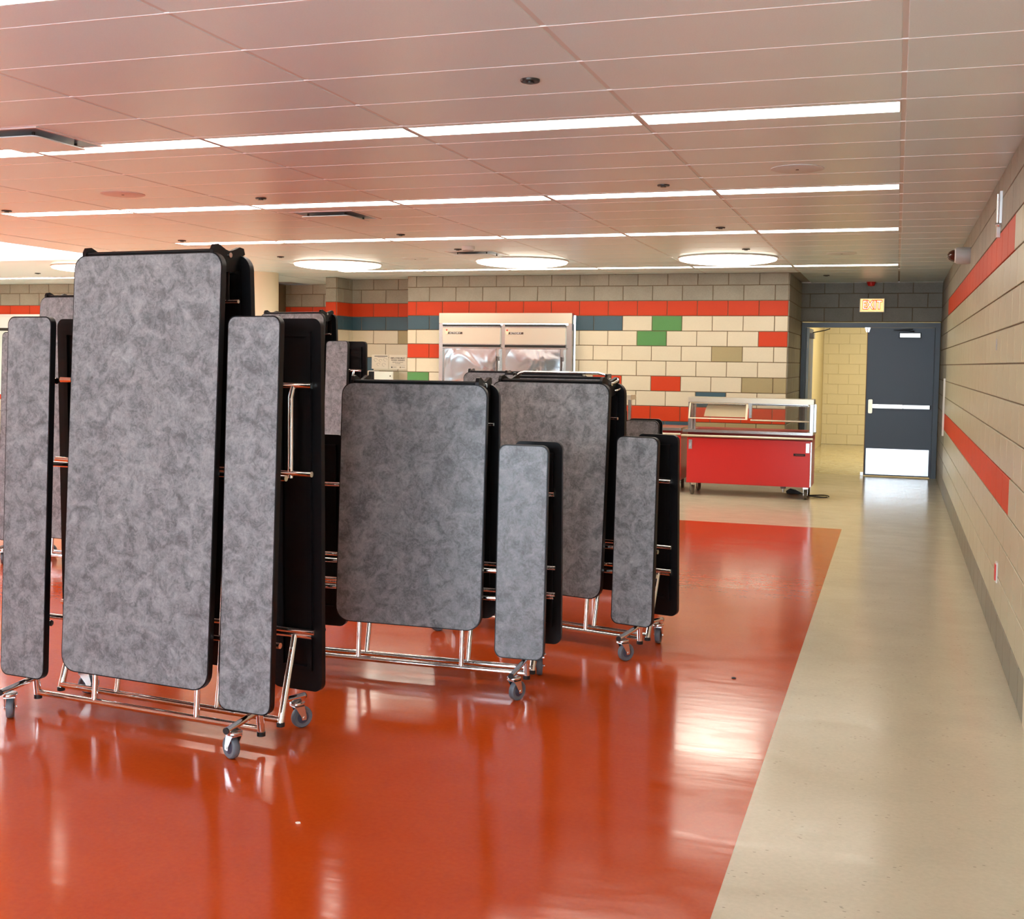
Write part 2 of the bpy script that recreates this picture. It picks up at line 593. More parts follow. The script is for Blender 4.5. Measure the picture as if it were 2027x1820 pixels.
# alcove side wall and the wall above the doors
w = MB(); w.box(XA - 0.2, XA, YB + 0.2, YD + 0.2, 0, HC)
wall_a = struct('wall_alcove', w, MORTAR, 'short block side wall left of the double doors')
def acol(c, s):
    return GREY
lay(wall_a, (XA, YB), PI / 2, YD - YB, 0.2, acol)
w = MB(); w.box(XA, XR, YD, YD + 0.16, 2.235, HC); w.box(XA, -1.345, YD, YD + 0.16, 0, 2.235); w.box(0.578, XR, YD, YD + 0.16, 0, 2.235)
wall_d = struct('wall_door', w, MORTAR, 'dark grey block wall above the blue double doors')
lay(wall_d, (XA, YD), 0, XR - XA, XR - XA - B / 2 + 0.0, lambda c, s: DGREY, c0=11)

# corridor behind the open leaf
w = MB()
w.box(-1.60, -1.42, YD + 0.2, 24.4, 0, HC)
struct('wall_corridor_left', w, YELLOWW, 'yellow painted corridor side wall seen through the open door')
cw = MB(); cw.box(-1.6, 2.2, 24.4, 24.6, 0, HC)
wall_ce = struct('wall_corridor_end', cw, YELLOWW, 'yellow block end wall of the corridor beyond the open door')
YB_BLOCK = block_mat('yellow_block', (0.62, 0.50, 0.255), 0.5, 0.03, 0.1)
lay(wall_ce, (-1.42, 24.4), 0, 2.0, 0.1, lambda c, s: YB_BLOCK, single=lambda c, s: s < 1.3, gap=0.006)
struct('wall_corridor_right', MB().box(2.0, 2.2, YD + 0.2, 24.4, 0, HC), YELLOWW, 'yellow painted corridor wall behind the closed leaf')
struct('floor_corridor', MB().box(-1.6, 2.2, YD + 0.1, 24.6, -0.12, -0.001), FLOOR_TAN, 'tan glossy corridor floor beyond the open door')
struct('ceiling_corridor', MB().box(-1.6, 2.2, YD + 0.16, 24.6, HC, HC + 0.1), WHITEW, 'white corridor ceiling')
la = bpy.data.lights.new('corridor_lamp', 'AREA'); la.shape = 'RECTANGLE'; la.size = 0.5; la.size_y = 3.5
la.energy = 62; la.color = (1.0, 0.86, 0.58)
lo = bpy.data.objects.new('corridor_lamp', la); col.objects.link(lo); lo.location = (-0.2, 21.2, HC - 0.03)

# walls out of view: left, and an invented glazed wall that lets daylight in
struct('wall_left', MB().box(XW - 0.2, XW, YW, YL2 + 0.2, 0, HC), PLAIN, 'plain wall far to the left')
WX0, WX1 = -5.2, 0.45  # opening sized to balance the daylight on the tables
w = MB()
w.box(XW, WX0, YW - 0.2, YW, 0, HC)
w.box(WX1, XR + 0.2, YW - 0.2, YW, 0, HC)
w.box(WX0, WX1, YW - 0.2, YW, 0, 0.25)
w.box(WX0, WX1, YW - 0.2, YW, 2.68, HC)
for k in range(1, 6):
    x = WX0 + k * (WX1 - WX0) / 6
    w.box(x - 0.05, x + 0.05, YW - 0.2, YW, 0.25, 2.68)
struct('wall_window_added', w, PLAIN, 'invented glazed wall behind the viewer, lets daylight in')
wn = MB().box(WX0, WX1, YW - 0.11, YW - 0.10, 0.25, 2.68).build('window_added_1', GLASS)
tag(wn, 'invented band of window panes behind the viewer', kind='structure')

# ------------------------------------------------------------------ ceiling
YC0, PY = 4.05, 0.5052
CX0, CX1, CY1 = -8.55, -9.15, 12.28      # edge joint, lip of the skylight well, its far side
w = MB()
w.box(CX0, XR + 0.2, YW - 0.2, YD + 0.2, HC + 0.012, HC + 0.12)
w.box(CX1, CX0, YW - 0.2, YL1 + 0.2, HC + 0.012, HC + 0.12)
w.box(XW - 0.2, CX1, CY1, YL1 + 0.2, HC + 0.012, HC + 0.12)
w.box(XW - 0.2, CX1, YW - 0.2, 1.5, HC + 0.012, HC + 0.12)
ceil = struct('ceiling', w, CEILBACK, 'suspended ceiling of long pale panels')
ys = [YC0 + PY * k for k in range(-14, 21)]            # up to 14.15
rowY = {0: 3.085, 1: 5.612, 2: 8.137, 3: 10.664, 4: 14.458}
ys += [YC0 + PY * k for k in range(21, 28)]
ys = [y for y in ys if 1.4 < y < YD - 0.2] + [YD]
xb = [XR, XL + 0.012] + [XL - 1.2192 * k for k in range(1, 7)] + [CX0]
PM = {}
def panel(x0, x1, y0, y1, m=CEIL):
    k = (round(x1 - x0, 3), round(y1 - y0, 3), m.name)
    if k not in PM:
        a, b, e = (x1 - x0) / 2, (y1 - y0) / 2, 0.003
        mb = MB()
        vs = []
        for (q, z) in ((0, 0.014), (0, 0.003), (e, 0.0)):
            vs += [(-a + q, -b + q, z), (a - q, -b + q, z), (a - q, b - q, z), (-a + q, b - q, z)]
        fs = [(8, 9, 10, 11)]
        for i in range(4):
            j = (i + 1) % 4
            fs += [(i, j, 4 + j, 4 + i), (4 + i, 4 + j, 8 + j, 8 + i)]
        mb._add(vs, fs)
        PM[k] = mb.mesh('ceiling_panel', m)
    o = bpy.data.objects.new('ceiling_panel', PM[k])
    col.objects.link(o); o.parent = ceil
    o.location = ((x0 + x1) / 2, (y0 + y1) / 2, HC)
VENTS = [(-4.62, 5.37), (-4.50, 8.86), (-4.50, 12.32)]
for i in range(len(xb) - 1):
    x1_, x0_ = xb[i], xb[i + 1]
    cells = []
    for y0, y1 in zip(ys, ys[1:]):
        cells.append([y0, y1])
    if 1 <= i <= 6:                       # leave room for the lights
        for k_, r in rowY.items():
            if k_ == 0 and i not in (3, 4): continue
            new = []
            for (y0, y1) in cells:
                if y1 <= r or y0 >= r + 0.228: new.append([y0, y1]); continue
                if r - y0 > 0.02: new.append([y0, r])
                if y1 - r - 0.228 > 0.03: new.append([r + 0.228, y1])
            cells = new
    for (y0, y1) in cells:
        if i >= 2 and y0 > YB - 0.05: continue
        if i >= 2: y1 = min(y1, YB)
        xe = x1_ if i == 0 else x1_ - 0.010
        panel(x0_ + 0.010, xe, y0 + 0.003, y1 - 0.003)
# plain ceiling behind the first panels, over the viewer and far left
MB().box(CX0, XR, YW, ys[0] - 0.003, HC, HC + 0.014).build('ceiling_field', CEIL, ceil)
MB().box(XW, CX1, CY1, YL2, HC, HC + 0.014).build('ceiling_field', CEIL, ceil)
MB().box(CX1, CX0 - 0.02, YW, YL1, HC, HC + 0.014).build('soffit_strip', CEIL, ceil)
MB().box(XN0, XN1, YB, YN, HC, HC + 0.014).build('ceiling_field', CEIL, ceil)
MB().box(CX0, XP, 15.6, YL1, HC - 0.001, HC + 0.014).build('ceiling_field', CEIL, ceil)
MB().box(XA, XR, YD - 0.012, YD, HC - 0.004, HC + 0.014).build('edge_trim', GRIDW, ceil)
GB = {}
for y in ys:
    if 1.35 < y < YB:
        b = MB().box(-(XR - CX0) / 2, (XR - CX0) / 2, -0.0035, 0.0035, -0.0012, 0.012)
        if 'm' not in GB: GB['m'] = b.mesh('grid_bar', GRIDW)
        o = bpy.data.objects.new('grid_bar', GB['m']); col.objects.link(o); o.parent = ceil
        o.location = ((XR + CX0) / 2, y, HC)
for x in xb[1:]:
    MB().box(x - 0.010, x + 0.010, 1.4, YB, HC + 0.003, HC + 0.013).build('main_tee', GRIDB, ceil)

# the skylight well
w = MB()
w.box(XW - 0.1, CX1, CY1 - 0.014, CY1 - 0.002, HC, 4.3)
w.box(XW - 0.1, CX1, 1.5, 1.512, HC + 0.014, 4.3)
w.box(CX1 - 0.014, CX1 - 0.002, 1.5, CY1, HC, 4.3)
w.box(-10.6, CX1, 1.5, CY1, 4.3, 4.32)  # unseen lid added to cut the daylight from the well
w.box(XW - 0.1, XW - 0.05, 1.5, CY1, HC, 4.3)
struct('wall_skylight', w, mat('well_white', (0.80, 0.93, 0.88), 0.7), 'white daylit skylight well at upper left')
tag(MB().box(XW, -10.6, 1.5, CY1, 4.3, 4.32).build('window_added_2', GLASS), 'invented skylight glazing, unseen above the white well', kind='structure')  # invented glazing that lets daylight into the well

# linear lights
lens_mesh = {}
seg_words = ['first', 'second', 'third', 'fourth', 'fifth', 'sixth']
row_words = {0: 'row nearest the viewer', 1: 'second row back, above the tallest table', 2: 'third row back', 3: 'row just before the round lamps', 4: 'row beyond the round lamps'}
def light_strip(x0, x1, y0, y1, label):
    k = round(x1 - x0, 3)
    if k not in lens_mesh:
        a, b = (x1 - x0) / 2, (y1 - y0) / 2
        fr = MB()
        fr.box(-a, a, -b, -b + 0.006, -0.001, 0.03); fr.box(-a, a, b - 0.006, b, -0.001, 0.03)
        fr.box(-a, -a + 0.006, -b + 0.006, b - 0.006, -0.001, 0.03); fr.box(a - 0.006, a, -b + 0.006, b - 0.006, -0.001, 0.03)
        le = MB().box(-a + 0.006, a - 0.006, -b + 0.006, b - 0.006, 0.001, 0.009)
        lens_mesh[k] = (fr.mesh('frame', GRIDB), le.mesh('lens', LIGHT))
    e = empty('linear_light', ((x0 + x1) / 2, (y0 + y1) / 2, HC))
    tag(e, label, 'light', 'recessed linear ceiling lights')
    for nm, me in zip(('frame', 'lens'), lens_mesh[k]):
        place(bpy.data.objects.new(nm, me), e)
    return e
rowlabel = {0: 'recessed white light strip, %s from the right in the row nearest the viewer',
            1: 'recessed white light strip, %s from the right in the longest near row',
            2: 'recessed white light strip, %s from the right in the third row back',
            3: 'recessed white light strip, %s from the right in front of the round lamps',
            4: 'recessed white light strip, %s from the right behind the round lamps'}
for k_, r in rowY.items():
    for i in range(6):
        if k_ == 0 and i not in (2, 3): continue
        x1_, x0_ = XL - 1.2192 * i, XL - 1.2192 * (i + 1)
        light_strip(x0_ + 0.011, x1_ - (0.011 if i else -0.001), r, r + 0.228, rowlabel[k_] % seg_words[i])
for i in range(5):
    x0_ = -15.9 + 1.2192 * i
    surf = light_strip(x0_ + 0.01, x0_ + 1.2, 14.90, 15.128, 'light strip before the far left wall, %s from the left' % seg_words[i])
    surf.location.z = HC - 0.011

# round bowl lamps
def bowl(x, y, label):
    e = empty('bowl_light', (x, y, HC - 0.002))
    tag(e, label, 'light', 'round bowl ceiling lights')
    R = 0.555
    pr = [(R, 0.0), (R + 0.006, -0.006), (R, -0.014)]
    MB().lathe([(R - 0.03, 0.0)] + pr + [(R - 0.01, -0.016), (R - 0.03, -0.012)], 48).build('rim', WHITEP, e, 40)
    prof = [(R - 0.012, -0.015)] + [(R * math.cos(a), -0.018 - 0.055 * math.sin(a)) for a in [0.25 + i * (PI / 2 - 0.25) / 9 for i in range(10)]]
    prof[-1] = (0.0, prof[-1][1])
    MB().lathe(prof, 48).build('diffuser', BOWL, e, 60)
for x, l in ((-1.85, 'round glowing bowl lamp nearest the exit corridor'), (-4.29, 'round glowing bowl lamp above the steel refrigerator'),
             (-6.73, 'round glowing bowl lamp beside the round column'), (-10.4, 'round glowing bowl lamp partly hidden by the tallest table at left')):
    bowl(x, 13.30, l)

# sprinklers, speakers, detector
def disc(name, label, cat, group, x, y, R, m, drop=0.012, inner=None):
    e = MB().lathe([(R, 0.0), (R, -drop * 0.5), (R * 0.93, -drop), (0.0, -drop)], 28).build(name, m, None, 35, (x, y, HC + 0.0))
    if inner:
        MB().lathe([(R * 0.45, -drop), (R * 0.45, -drop - 0.006), (0, -drop - 0.006)], 20).build('head', inner, e, 35)
    return tag(e, label, cat, group)
DKM = mat('dark_metal', (0.05, 0.045, 0.04), 0.3, 0.6)
g = 'recessed ceiling sprinklers'
for x, y, l in ((-1.52, 4.79, 'dark sprinkler cover nearest the viewer'), (-1.53, 7.82, 'dark sprinkler cover just in front of the third light row at right'),
                (-4.58, 7.78, 'small sprinkler cover before the third light row, above the tallest table'), (-7.11, 7.98, 'small sprinkler cover at the left edge of view'),
                (-7.06, 10.42, 'small sprinkler cover left of the row before the bowl lamps'), (-4.56, 10.33, 'small sprinkler cover before the fourth light row, middle'),
                (-1.51, 10.35, 'small sprinkler cover before the fourth light row at right'), (-6.98, 12.31, 'tiny sprinkler cover left of the third bowl lamp'),
                (-1.53, 12.34, 'tiny sprinkler cover above the bowl lamp nearest the exit'), (-0.93, 16.12, 'tiny sprinkler cover above the double doors'),
                (-4.54, 11.81, 'tiny sprinkler cover beside the smoke detector'), (-12.1, 14.2, 'tiny sprinkler cover at far left near the wall')):
    disc('sprinkler_cover', l, 'sprinkler', g, x, y, 0.042, DKM, 0.010, DKM)
SPK = mat('speaker_grille', (0.66, 0.70, 0.70), 0.6)
for x, y, l in ((-0.615, 7.36, 'large round speaker grille above the right aisle'), (-5.495, 7.36, 'round speaker grille above the tallest table'),
                (-0.60, 13.0, 'round speaker grille before the exit doors'), (-5.48, 12.85, 'round speaker grille between two bowl lamps')):
    s_ = disc('ceiling_speaker', l, 'speaker', 'round ceiling speakers', x, y, 0.16, SPK, 0.006)
    MB().lathe([(0.010, -0.006), (0.010, -0.009), (0, -0.009)], 12).build('screw', DKM, s_)
sm = MB().lathe([(0.07, 0), (0.07, -0.03), (0.055, -0.045), (0.0, -0.05)], 24).build('smoke_detector', WHITEP, None, 35, (-4.33, 11.57, HC))
tag(sm, 'white smoke detector above the middle bowl lamp', 'detector')
MB().lathe([(0.058, -0.036), (0.060, -0.042), (0.052, -0.049)], 24).build('sensor_ring', GREYP, sm, 35)

# plaque air diffusers
def diffuser(x, y, label):
    e = empty('air_diffuser', (x, y, HC))
    tag(e, label, 'vent', 'square plaque air diffusers')
    a = 0.285
    out = MB()
    for (x0, x1, y0, y1) in ((-a, a, -a, -a + 0.02), (-a, a, a - 0.02, a), (-a, -a + 0.02, -a + 0.02, a - 0.02), (a - 0.02, a, -a + 0.02, a - 0.02)):
        out.box(x0, x1, y0, y1, -0.006, 0.0)
    out.build('frame', WHITEP, e)
    MB().box(-a + 0.02, a - 0.02, -a + 0.02, a - 0.02, -0.0025, -0.0005).build('throat', mat('vent_throat', (0.30, 0.36, 0.42), 0.35, 0.5), e)
    pl = MB().prism(rrect(-0.215, 0.215, -0.215, 0.215, 0.03), lambda q, sd: (q[0], q[1], -0.034 if sd == 0 else -0.028))
    po = pl.build('plaque', CEIL, e)
    for sx in (-1, 1):
        for sy in (-1, 1):
            MB().box(sx * 0.17 - 0.006, sx * 0.17 + 0.006, sy * 0.17 - 0.006, sy * 0.17 + 0.006, -0.029, -0.002).build('hanger', DKM, po)
for (x, y), l in zip(VENTS, ('square air diffuser at the left edge before the second light row', 'square air diffuser behind the third light row', 'square air diffuser touching the middle bowl lamp')):
    diffuser(x, y, l)

# round column
cl = MB().lathe([(0.26, 0.0), (0.26, HC)], 48).build('round_column', COLW, None, 40, (-8.62, 14.62, 0))
tag(cl, 'cream round column behind the tallest table', 'column')
MB().lathe([(0.262, 0.0), (0.275, 0.0), (0.275, 0.1), (0.262, 0.1)], 48).build('base_band', BASEGREY, cl, 40)

# ------------------------------------------------------------------ folding bench tables
def slab(x0, x1, zb, zt, yb, yt, s, t, r, rb, name, parent, lamr=None):
    """A leaning board: outer face at y=yb..yt, s=-1 faces the viewer, s=+1 faces away."""
    def yo(z): return yb + (yt - yb) * (z - zb) / (zt - zb)
    ol = rrect(x0, x1, zb, zt, r, 6, rb)
    core = MB().prism(ol, lambda q, sd: (q[0], yo(q[1]) - (s * t if sd else 0), q[1]))
    o = core.build(name, BLACK, parent, 35)
    e = 0.005
    il = rrect(x0 + e, x1 - e, zb + e, zt - e, r - e * 0.5, 6, rb - e * 0.5)
    MB().prism(il, lambda q, sd: (q[0], yo(q[1]) + s * (0.0018 if sd else -0.0005), q[1])).build('laminate_face', LAM, o, 35)
    # steel channel frame on the underside
    d = 0.045
    fr = MB()
    for (a, b, c, dd) in ((x0 + d, x1 - d, zb + 0.09, zb + 0.11), (x0 + d, x1 - d, zt - 0.075, zt - 0.055), (x0 + d, x0 + d + 0.022, zb + 0.11, zt - 0.075), (x1 - d - 0.022, x1 - d, zb + 0.11, zt - 0.075)):
        vs = []
        for z in (c, dd):
            for k in (0, 1):
                for x in (a, b):
                    vs.append((x, yo(z) - s * (t - 0.001 + k * 0.013), z))
        fr._add(vs, [(0, 2, 3, 1), (4, 5, 7, 6), (0, 1, 5, 4), (1, 3, 7, 5), (3, 2, 6, 7), (2, 0, 4, 6)])
    fr.build('underframe', BLACKP, o)
    return yo

def caster(parent, x, y, ang, fork=ZINC):
    """Swivel caster, wheel rolling direction turned by ang."""
    R = 0.047
    c = empty_part('caster', parent, (x, y, 0), ang)
    tr = 0.022
    fk = MB()
    fk.lathe([(0.030, 0.118), (0.033, 0.114), (0.033, 0.108), (0.026, 0.102), (0.020, 0.100)], 20)
    for sy in (-1, 1):
        y0 = sy * 0.021
        fk.prism([(-0.024, 0.104), (0.022, 0.104), (tr + 0.012, R + 0.004), (tr + 0.010, R - 0.010), (tr - 0.010, R - 0.010), (tr - 0.014, R + 0.006)],
                 lambda q, sd, y0=y0, sy=sy: (q[0], y0 + (sy * 0.003 if sd else 0), q[1]))
    fk.box(-0.024, 0.024, -0.024, 0.024, 0.098, 0.104)
    fk.build('fork', fork, c, 35)
    pr = [(0.030, -0.013), (R - 0.006, -0.0155), (R - 0.001, -0.011), (R, -0.004), (R, 0.004), (R - 0.001, 0.011), (R - 0.006, 0.0155), (0.030, 0.013)]
    MB().lathe(pr, 32, 'y', (tr, 0, R)).build('wheel', RUBBER, c, 40)
    MB().lathe([(0.008, -0.018), (0.012, -0.0165), (0.031, -0.012), (0.031, 0.012), (0.012, 0.0165), (0.008, 0.018)], 24, 'y', (tr, 0, R)).build('hub', HUB, c, 40)
    MB().lathe([(0.006, -0.027), (0.006, 0.027)], 10, 'y', (tr, 0, R)).build('axle', fork, c, 40)

def empty_part(name, parent, loc, rz):
    o = bpy.data.objects.new(name, None); o.empty_display_size = 0.05
    col.objects.link(o); o.parent = parent; o.location = loc; o.rotation_euler = (0, 0, rz)
    return o

def make_table(d, cast):
    root = empty('folding_bench_table')
    t = 0.028
    wt = d['wt']
    fyo = slab(-wt, wt, d['ztb'], d['ztt'], -d['ytb'], -d['ytt'], -1, t, 0.062, 0.075, 'table_top', root)
    ryo = slab(-wt, wt, d['ztb'], d['ztt'], d['rtb'], d['rtt'], 1, t, 0.062, 0.075, 'table_top', root)
    byo = {}
    for sx in (-1, 1):
        a, b = sorted((sx * d['bx1'], sx * d['bx2']))
        byo[-1] = slab(a, b, d['zbb'], d['zbt'], -d['ybb'], -d['ybt'], -1, t, 0.036, 0.040, 'bench', root)
        byo[1] = slab(a, b, d['zbb'], d['zbt'], d['rbb'], d['rbt'], 1, t, 0.036, 0.040, 'bench', root)
    fx, fy = d['fx'], d['fy']
    zbar = 0.075
    tr = 0.0145
    for sy in (-1, 1):
        MB().tube([(-fx + 0.005, sy * fy, zbar), (fx - 0.005, sy * fy, zbar)], tr, 14).build('base_bar', CHROME, root, 50)
        tyo = fyo if sy < 0 else ryo
        for sx in (-1, 1):
            x = sx * 0.278
            ztop = d['zmid']
            yt_ = tyo(ztop) - sy * (t + 0.03)
            MB().tube([(x, sy * fy, zbar), (x, sy * fy + (yt_ - sy * fy) * 0.25, zbar + 0.12), (x, yt_, ztop)], 0.0125, 14).build('post', CHROME, root, 50)
        # long tubes that carry both benches
        for z in (d['zlow'] + 0.02, d['zmid']):
            yy = tyo(z) - sy * (t + 0.030)
            MB().tube([(-d['bx2'] + 0.02, yy, z), (d['bx2'] - 0.02, yy, z)], 0.0125, 14).build('cross_tube', CHROME, root, 50)
        for z in (d['zup'],):
            yy = byo[sy](z) - sy * (t + 0.016)
            for sx in (-1, 1):
                a, b = sx * (d['bx1'] + 0.006), sx * (d['bx2'] - 0.035)
                MB().tube([(a, yy, z), (b, yy, z)], 0.0135, 14).build('bench_bar', CHROME, root, 50)
                x = sx * 0.60
                y2 = tyo(d['zmid']) - sy * (t + 0.05)
                y1 = yy - sy * 0.02
                MB().tube([(x, yy, z), (x, y1, z - 0.05), (x, y1, d['zmid'] + 0.05), (x, y1, d['zmid'] - 0.02)], 0.0125, 14).build('link_tube', CHROME, root, 50)
        # legs
        zl = d['zlow']
        yy = byo[sy](zl) - sy * (t + 0.016)
        for sx in (-1, 1):
            a, b = sx * (d['bx1'] + 0.006), sx * (d['bx2'] - 0.035)
            MB().tube([(a, yy, zl), (b, yy, zl)], 0.0135, 14).build('bench_bar', CHROME, root, 50)
            lg = MB().tube([(sx * (fx - 0.005), yy - sy * 0.004, zl), (sx * fx, sy * fy, 0.062)], 0.0155, 16).build('bench_leg', CHROME, root, 50)
            MB().tube([(sx * fx, sy * fy, 0.066), (sx * fx, sy * fy, 0.048)], 0.0175, 16).build('foot', RUBBERB, lg, 50)
            # caster arm runs along y from the leg
            cyy = -d['cyf'] if sy < 0 else d['cyr']
            y_in = sy * (fy + 0.02)
            ar = MB().tube([(sx * d['cxx'], y_in, 0.15), (sx * d['cxx'], cyy + sy * 0.05, 0.131)], 0.0135, 14).build('caster_arm', CHROME, root, 50)
            MB().tube([(sx * d['cxx'], cyy + sy * 0.049, 0.131), (sx * d['cxx'], cyy + sy * 0.055, 0.1305)], 0.0138, 14).build('end_plug', RUBBERB, ar, 50)
            caster(root, sx * d['cxx'], cyy, math.radians(cast[(sy, sx)]))
    # hinge along the top
    zt = d['ztt']
    ym = (d['rtt'] - d['ytt']) / 2
    hw = (d['rtt'] + d['ytt']) / 2 - t
    MB().tube([(-wt + 0.055, -d['ytt'] + t * 0.6, zt + 0.006), (wt - 0.055, -d['ytt'] + t * 0.6, zt + 0.006)], 0.009, 10).build('hinge_bar', BLACK, root, 50)
    MB().tube([(-wt + 0.055, d['rtt'] - t * 0.6, zt + 0.004), (wt - 0.055, d['rtt'] - t * 0.6, zt + 0.004)], 0.009, 10).build('hinge_bar', BLACK, root, 50)
    for sx in (-1, 1):
        x = sx * (wt - 0.055)
        q = hw + 0.030
        ol = [(-q, -0.05), (-q, 0.012), (-q + 0.012, 0.032), (-q + 0.035, 0.036), (-0.022, 0.016), (0.0, 0.012), (0.022, 0.016), (q - 0.035, 0.034), (q - 0.008, 0.030),
              (q, 0.006), (q - 0.02, -0.006), (q - 0.012, -0.05), (0.02, -0.075), (-0.02, -0.075)]
        hb = MB().prism(ol, lambda p_, sd, x=x: (x + (0.009 if sd else -0.009), ym + p_[0], zt + p_[1])).build('hinge_bracket', BLACK, root)
        MB().lathe([(0.011, -0.016), (0.011, 0.016)], 14, 'x', (x, ym, zt - 0.005)).build('bolt', ZINC, hb, 50)
        MB().tube([(x, ym, zt - 0.06), (x, ym, d['ztt'] - 0.20)], 0.008, 10).build('hinge_strut', BLACKP, root, 50)
    MB().tube([(-wt + 0.04, ym, zt - 0.20), (wt - 0.0, ym, zt - 0.20)], 0.008, 10).build('lock_rod', ZINC, root, 50)
    return root

BIG = dict(wt=0.396, ztt=2.037, ztb=0.221, ytt=0.042, ytb=0.145, bx1=0.470, bx2=0.725, zbt=1.770, zbb=0.171, ybt=0.105, ybb=0.172,
           fx=0.608, fy=0.069, rtt=0.169, rtb=0.246, rbt=0.211, rbb=0.233, cxx=0.600, cyf=0.238, cyr=0.204, zup=1.487, zmid=1.115, zlow=0.415)
SML = dict(wt=0.389, ztt=1.484, ztb=0.271, ytt=0.024, ytb=0.092, bx1=0.471, bx2=0.719, zbt=1.199, zbb=0.162, ybt=0.090, ybb=0.125,
           fx=0.616, fy=0.051, rtt=0.194, rtb=0.232, rbt=0.208, rbb=0.250, cxx=0.616, cyf=0.270, cyr=0.192, zup=0.936, zmid=0.565, zlow=0.410)
big = make_table(BIG, {(-1, 1): 158, (-1, -1): 132, (1, 1): 62, (1, -1): 40})
sml = make_table(SML, {(-1, 1): 62, (-1, -1): 40, (1, 1): 104, (1, -1): 120})
GT, GS = 'tall folded cafeteria tables', 'low folded cafeteria tables'
def put(o, x, y, a, label, group):
    o.location = (x, y, 0)
    o.rotation_euler = (0, 0, math.radians(a))
    return tag(o, label, 'table', group)
tallA = put(big, -3.036, 4.270, -5.18, 'tallest folded grey bench table on casters, nearest the viewer at left', GT)
t3 = put(copy_tree(big), -5.64, 10.22, -9.9, 'tall folded grey table beside the round column, seen behind the nearest one', GT)
t8 = put(copy_tree(big), -5.80, 7.30, -6.0, 'tall folded grey table at left edge, mostly hidden by the nearest table', GT)
t2 = put(sml, -2.292, 5.389, 1.84, 'low folded grey bench table in the centre, front of its row', GS)
t4 = put(copy_tree(sml), -1.892, 6.445, -12.85, 'low folded table beside the open red floor, rightmost full panel', GS)
t7 = put(copy_tree(sml), -2.286, 8.018, 5.8, 'low folded table right behind the rightmost one, bench end showing', GS)
t6 = put(copy_tree(sml), -2.93, 9.75, 8.0, 'low folded table, second last of the centre row', GS)
t5 = put(copy_tree(sml), -3.76, 11.05, 6.0, 'low folded table farthest back, before the refrigerator', GS)
# lift handle on the table behind, spare loops at the hinge of the rightmost one
zt = SML['ztt']
MB().tube([(-0.34, 0.085, zt + 0.005), (-0.32, 0.085, zt + 0.028), (-0.28, 0.085, zt + 0.040), (0.26, 0.085, zt + 0.040), (0.31, 0.085, zt + 0.028), (0.335, 0.085, zt + 0.004)], 0.009, 12).build('lift_handle', CHROME, t7, 50)
for dz, y0 in ((0.012, 0.12), (-0.03, 0.17)):
    pts = [(0.345 + 0.018 * math.cos(a), y0 + 0.035 * math.sin(a), zt + dz + 0.012 * math.sin(a)) for a in [i * PI / 8 - PI / 2 for i in range(9)]]
    MB().tube(pts, 0.006, 10).build('release_loop', CHROME, t4, 50)

# ------------------------------------------------------------------ double doors
dr = MB()
yf0, yf1 = YD - 0.012, YD + 0.14
dr.box(-1.342, -1.288, yf0, yf1, 0, 2.223)
dr.box(0.506, 0.575, yf0, yf1, 0, 2.223)
dr.box(-1.288, 0.506, yf0, yf1, 2.152, 2.223)
dr.box(-1.288, -1.272, YD + 0.06, YD + 0.075, 0, 2.152)
dr.box(0.490, 0.506, YD + 0.06, YD + 0.075, 0, 2.152)
door1 = struct('door_1', dr, FRAMEB, 'dark blue steel frame of the double exit doors')
lf = MB().box(-0.412, 0.500, YD + 0.005, YD + 0.05, 0.012, 2.148).build('closed_leaf', DOORB, door1)
lf['label'] = 'closed right leaf with push bar and kick plate'
MB().box(-0.388, 0.472, YD - 0.001, YD + 0.006, 0.03, 0.405).build('kick_plate', mat('kick_steel', (0.80, 0.82, 0.84), 0.24, 1.0), lf)
pb = MB()
pb.prism(rrect(-0.335, 0.100, 0.992, 1.048, 0.012, 3), lambda q, sd: (q[0], YD - 0.045 if sd == 0 else YD - 0.008, q[1]))
pb.build('push_bar', mat('bar_steel', (0.82, 0.76, 0.66), 0.25, 1.0), lf)
MB().box(0.104, 0.462, YD - 0.034, YD + 0.004, 0.992, 1.044).build('bar_housing', ALU, lf)
MB().box(0.462, 0.476, YD - 0.038, YD + 0.004, 0.990, 1.046).build('bar_end_cap', BLACK, lf)
MB().prism(rrect(-0.375, -0.318, 0.915, 1.115, 0.014, 3), lambda q, sd: (q[0], YD - 0.05 if sd == 0 else YD + 0.004, q[1])).build('latch_case', mat('latch_bronze', (0.55, 0.46, 0.32), 0.3, 1.0), lf)
MB().box(0.016, 0.318, YD - 0.055, YD + 0.004, 2.000, 2.082).build('closer_case', BLACK, lf)
MB().box(0.030, 0.304, YD - 0.058, YD - 0.054, 2.012, 2.070).build('closer_cover', ALU, lf)
MB().tube([(0.22, YD - 0.03, 2.10), (-0.06, YD - 0.09, 2.115), (0.20, YD - 0.03, 2.130)], 0.008, 8).build('closer_arm', DKM, lf, 50)
MB().prism([(-0.455, 2.152), (-0.375, 2.152), (-0.395, 2.085), (-0.435, 2.085)], lambda q, sd: (q[0], YD + (0.0 if sd == 0 else 0.03), q[1])).build('head_latch', ALU, lf)
MB().box(-0.418, -0.410, YD - 0.004, YD + 0.055, 0.012, 2.148).build('edge_strip', mat('edge_orange', (0.30, 0.12, 0.03), 0.5), lf)
MB().box(-0.46, -0.418, YD + 0.0, YD + 0.05, 0.004, 0.05).build('floor_stop', ALU, lf)
ol = MB().box(-1.286, -1.241, YD + 0.10, YD + 1.00, 0.012, 2.148).build('open_leaf', DOORB, door1)
ol['label'] = 'open left leaf seen edge on'
MB().box(-1.288, -1.239, YD + 0.094, YD + 0.101, 0.012, 2.148).build('lit_edge', EDGELIT, ol)  # pale colour paints in the light falling on the leaf's edge
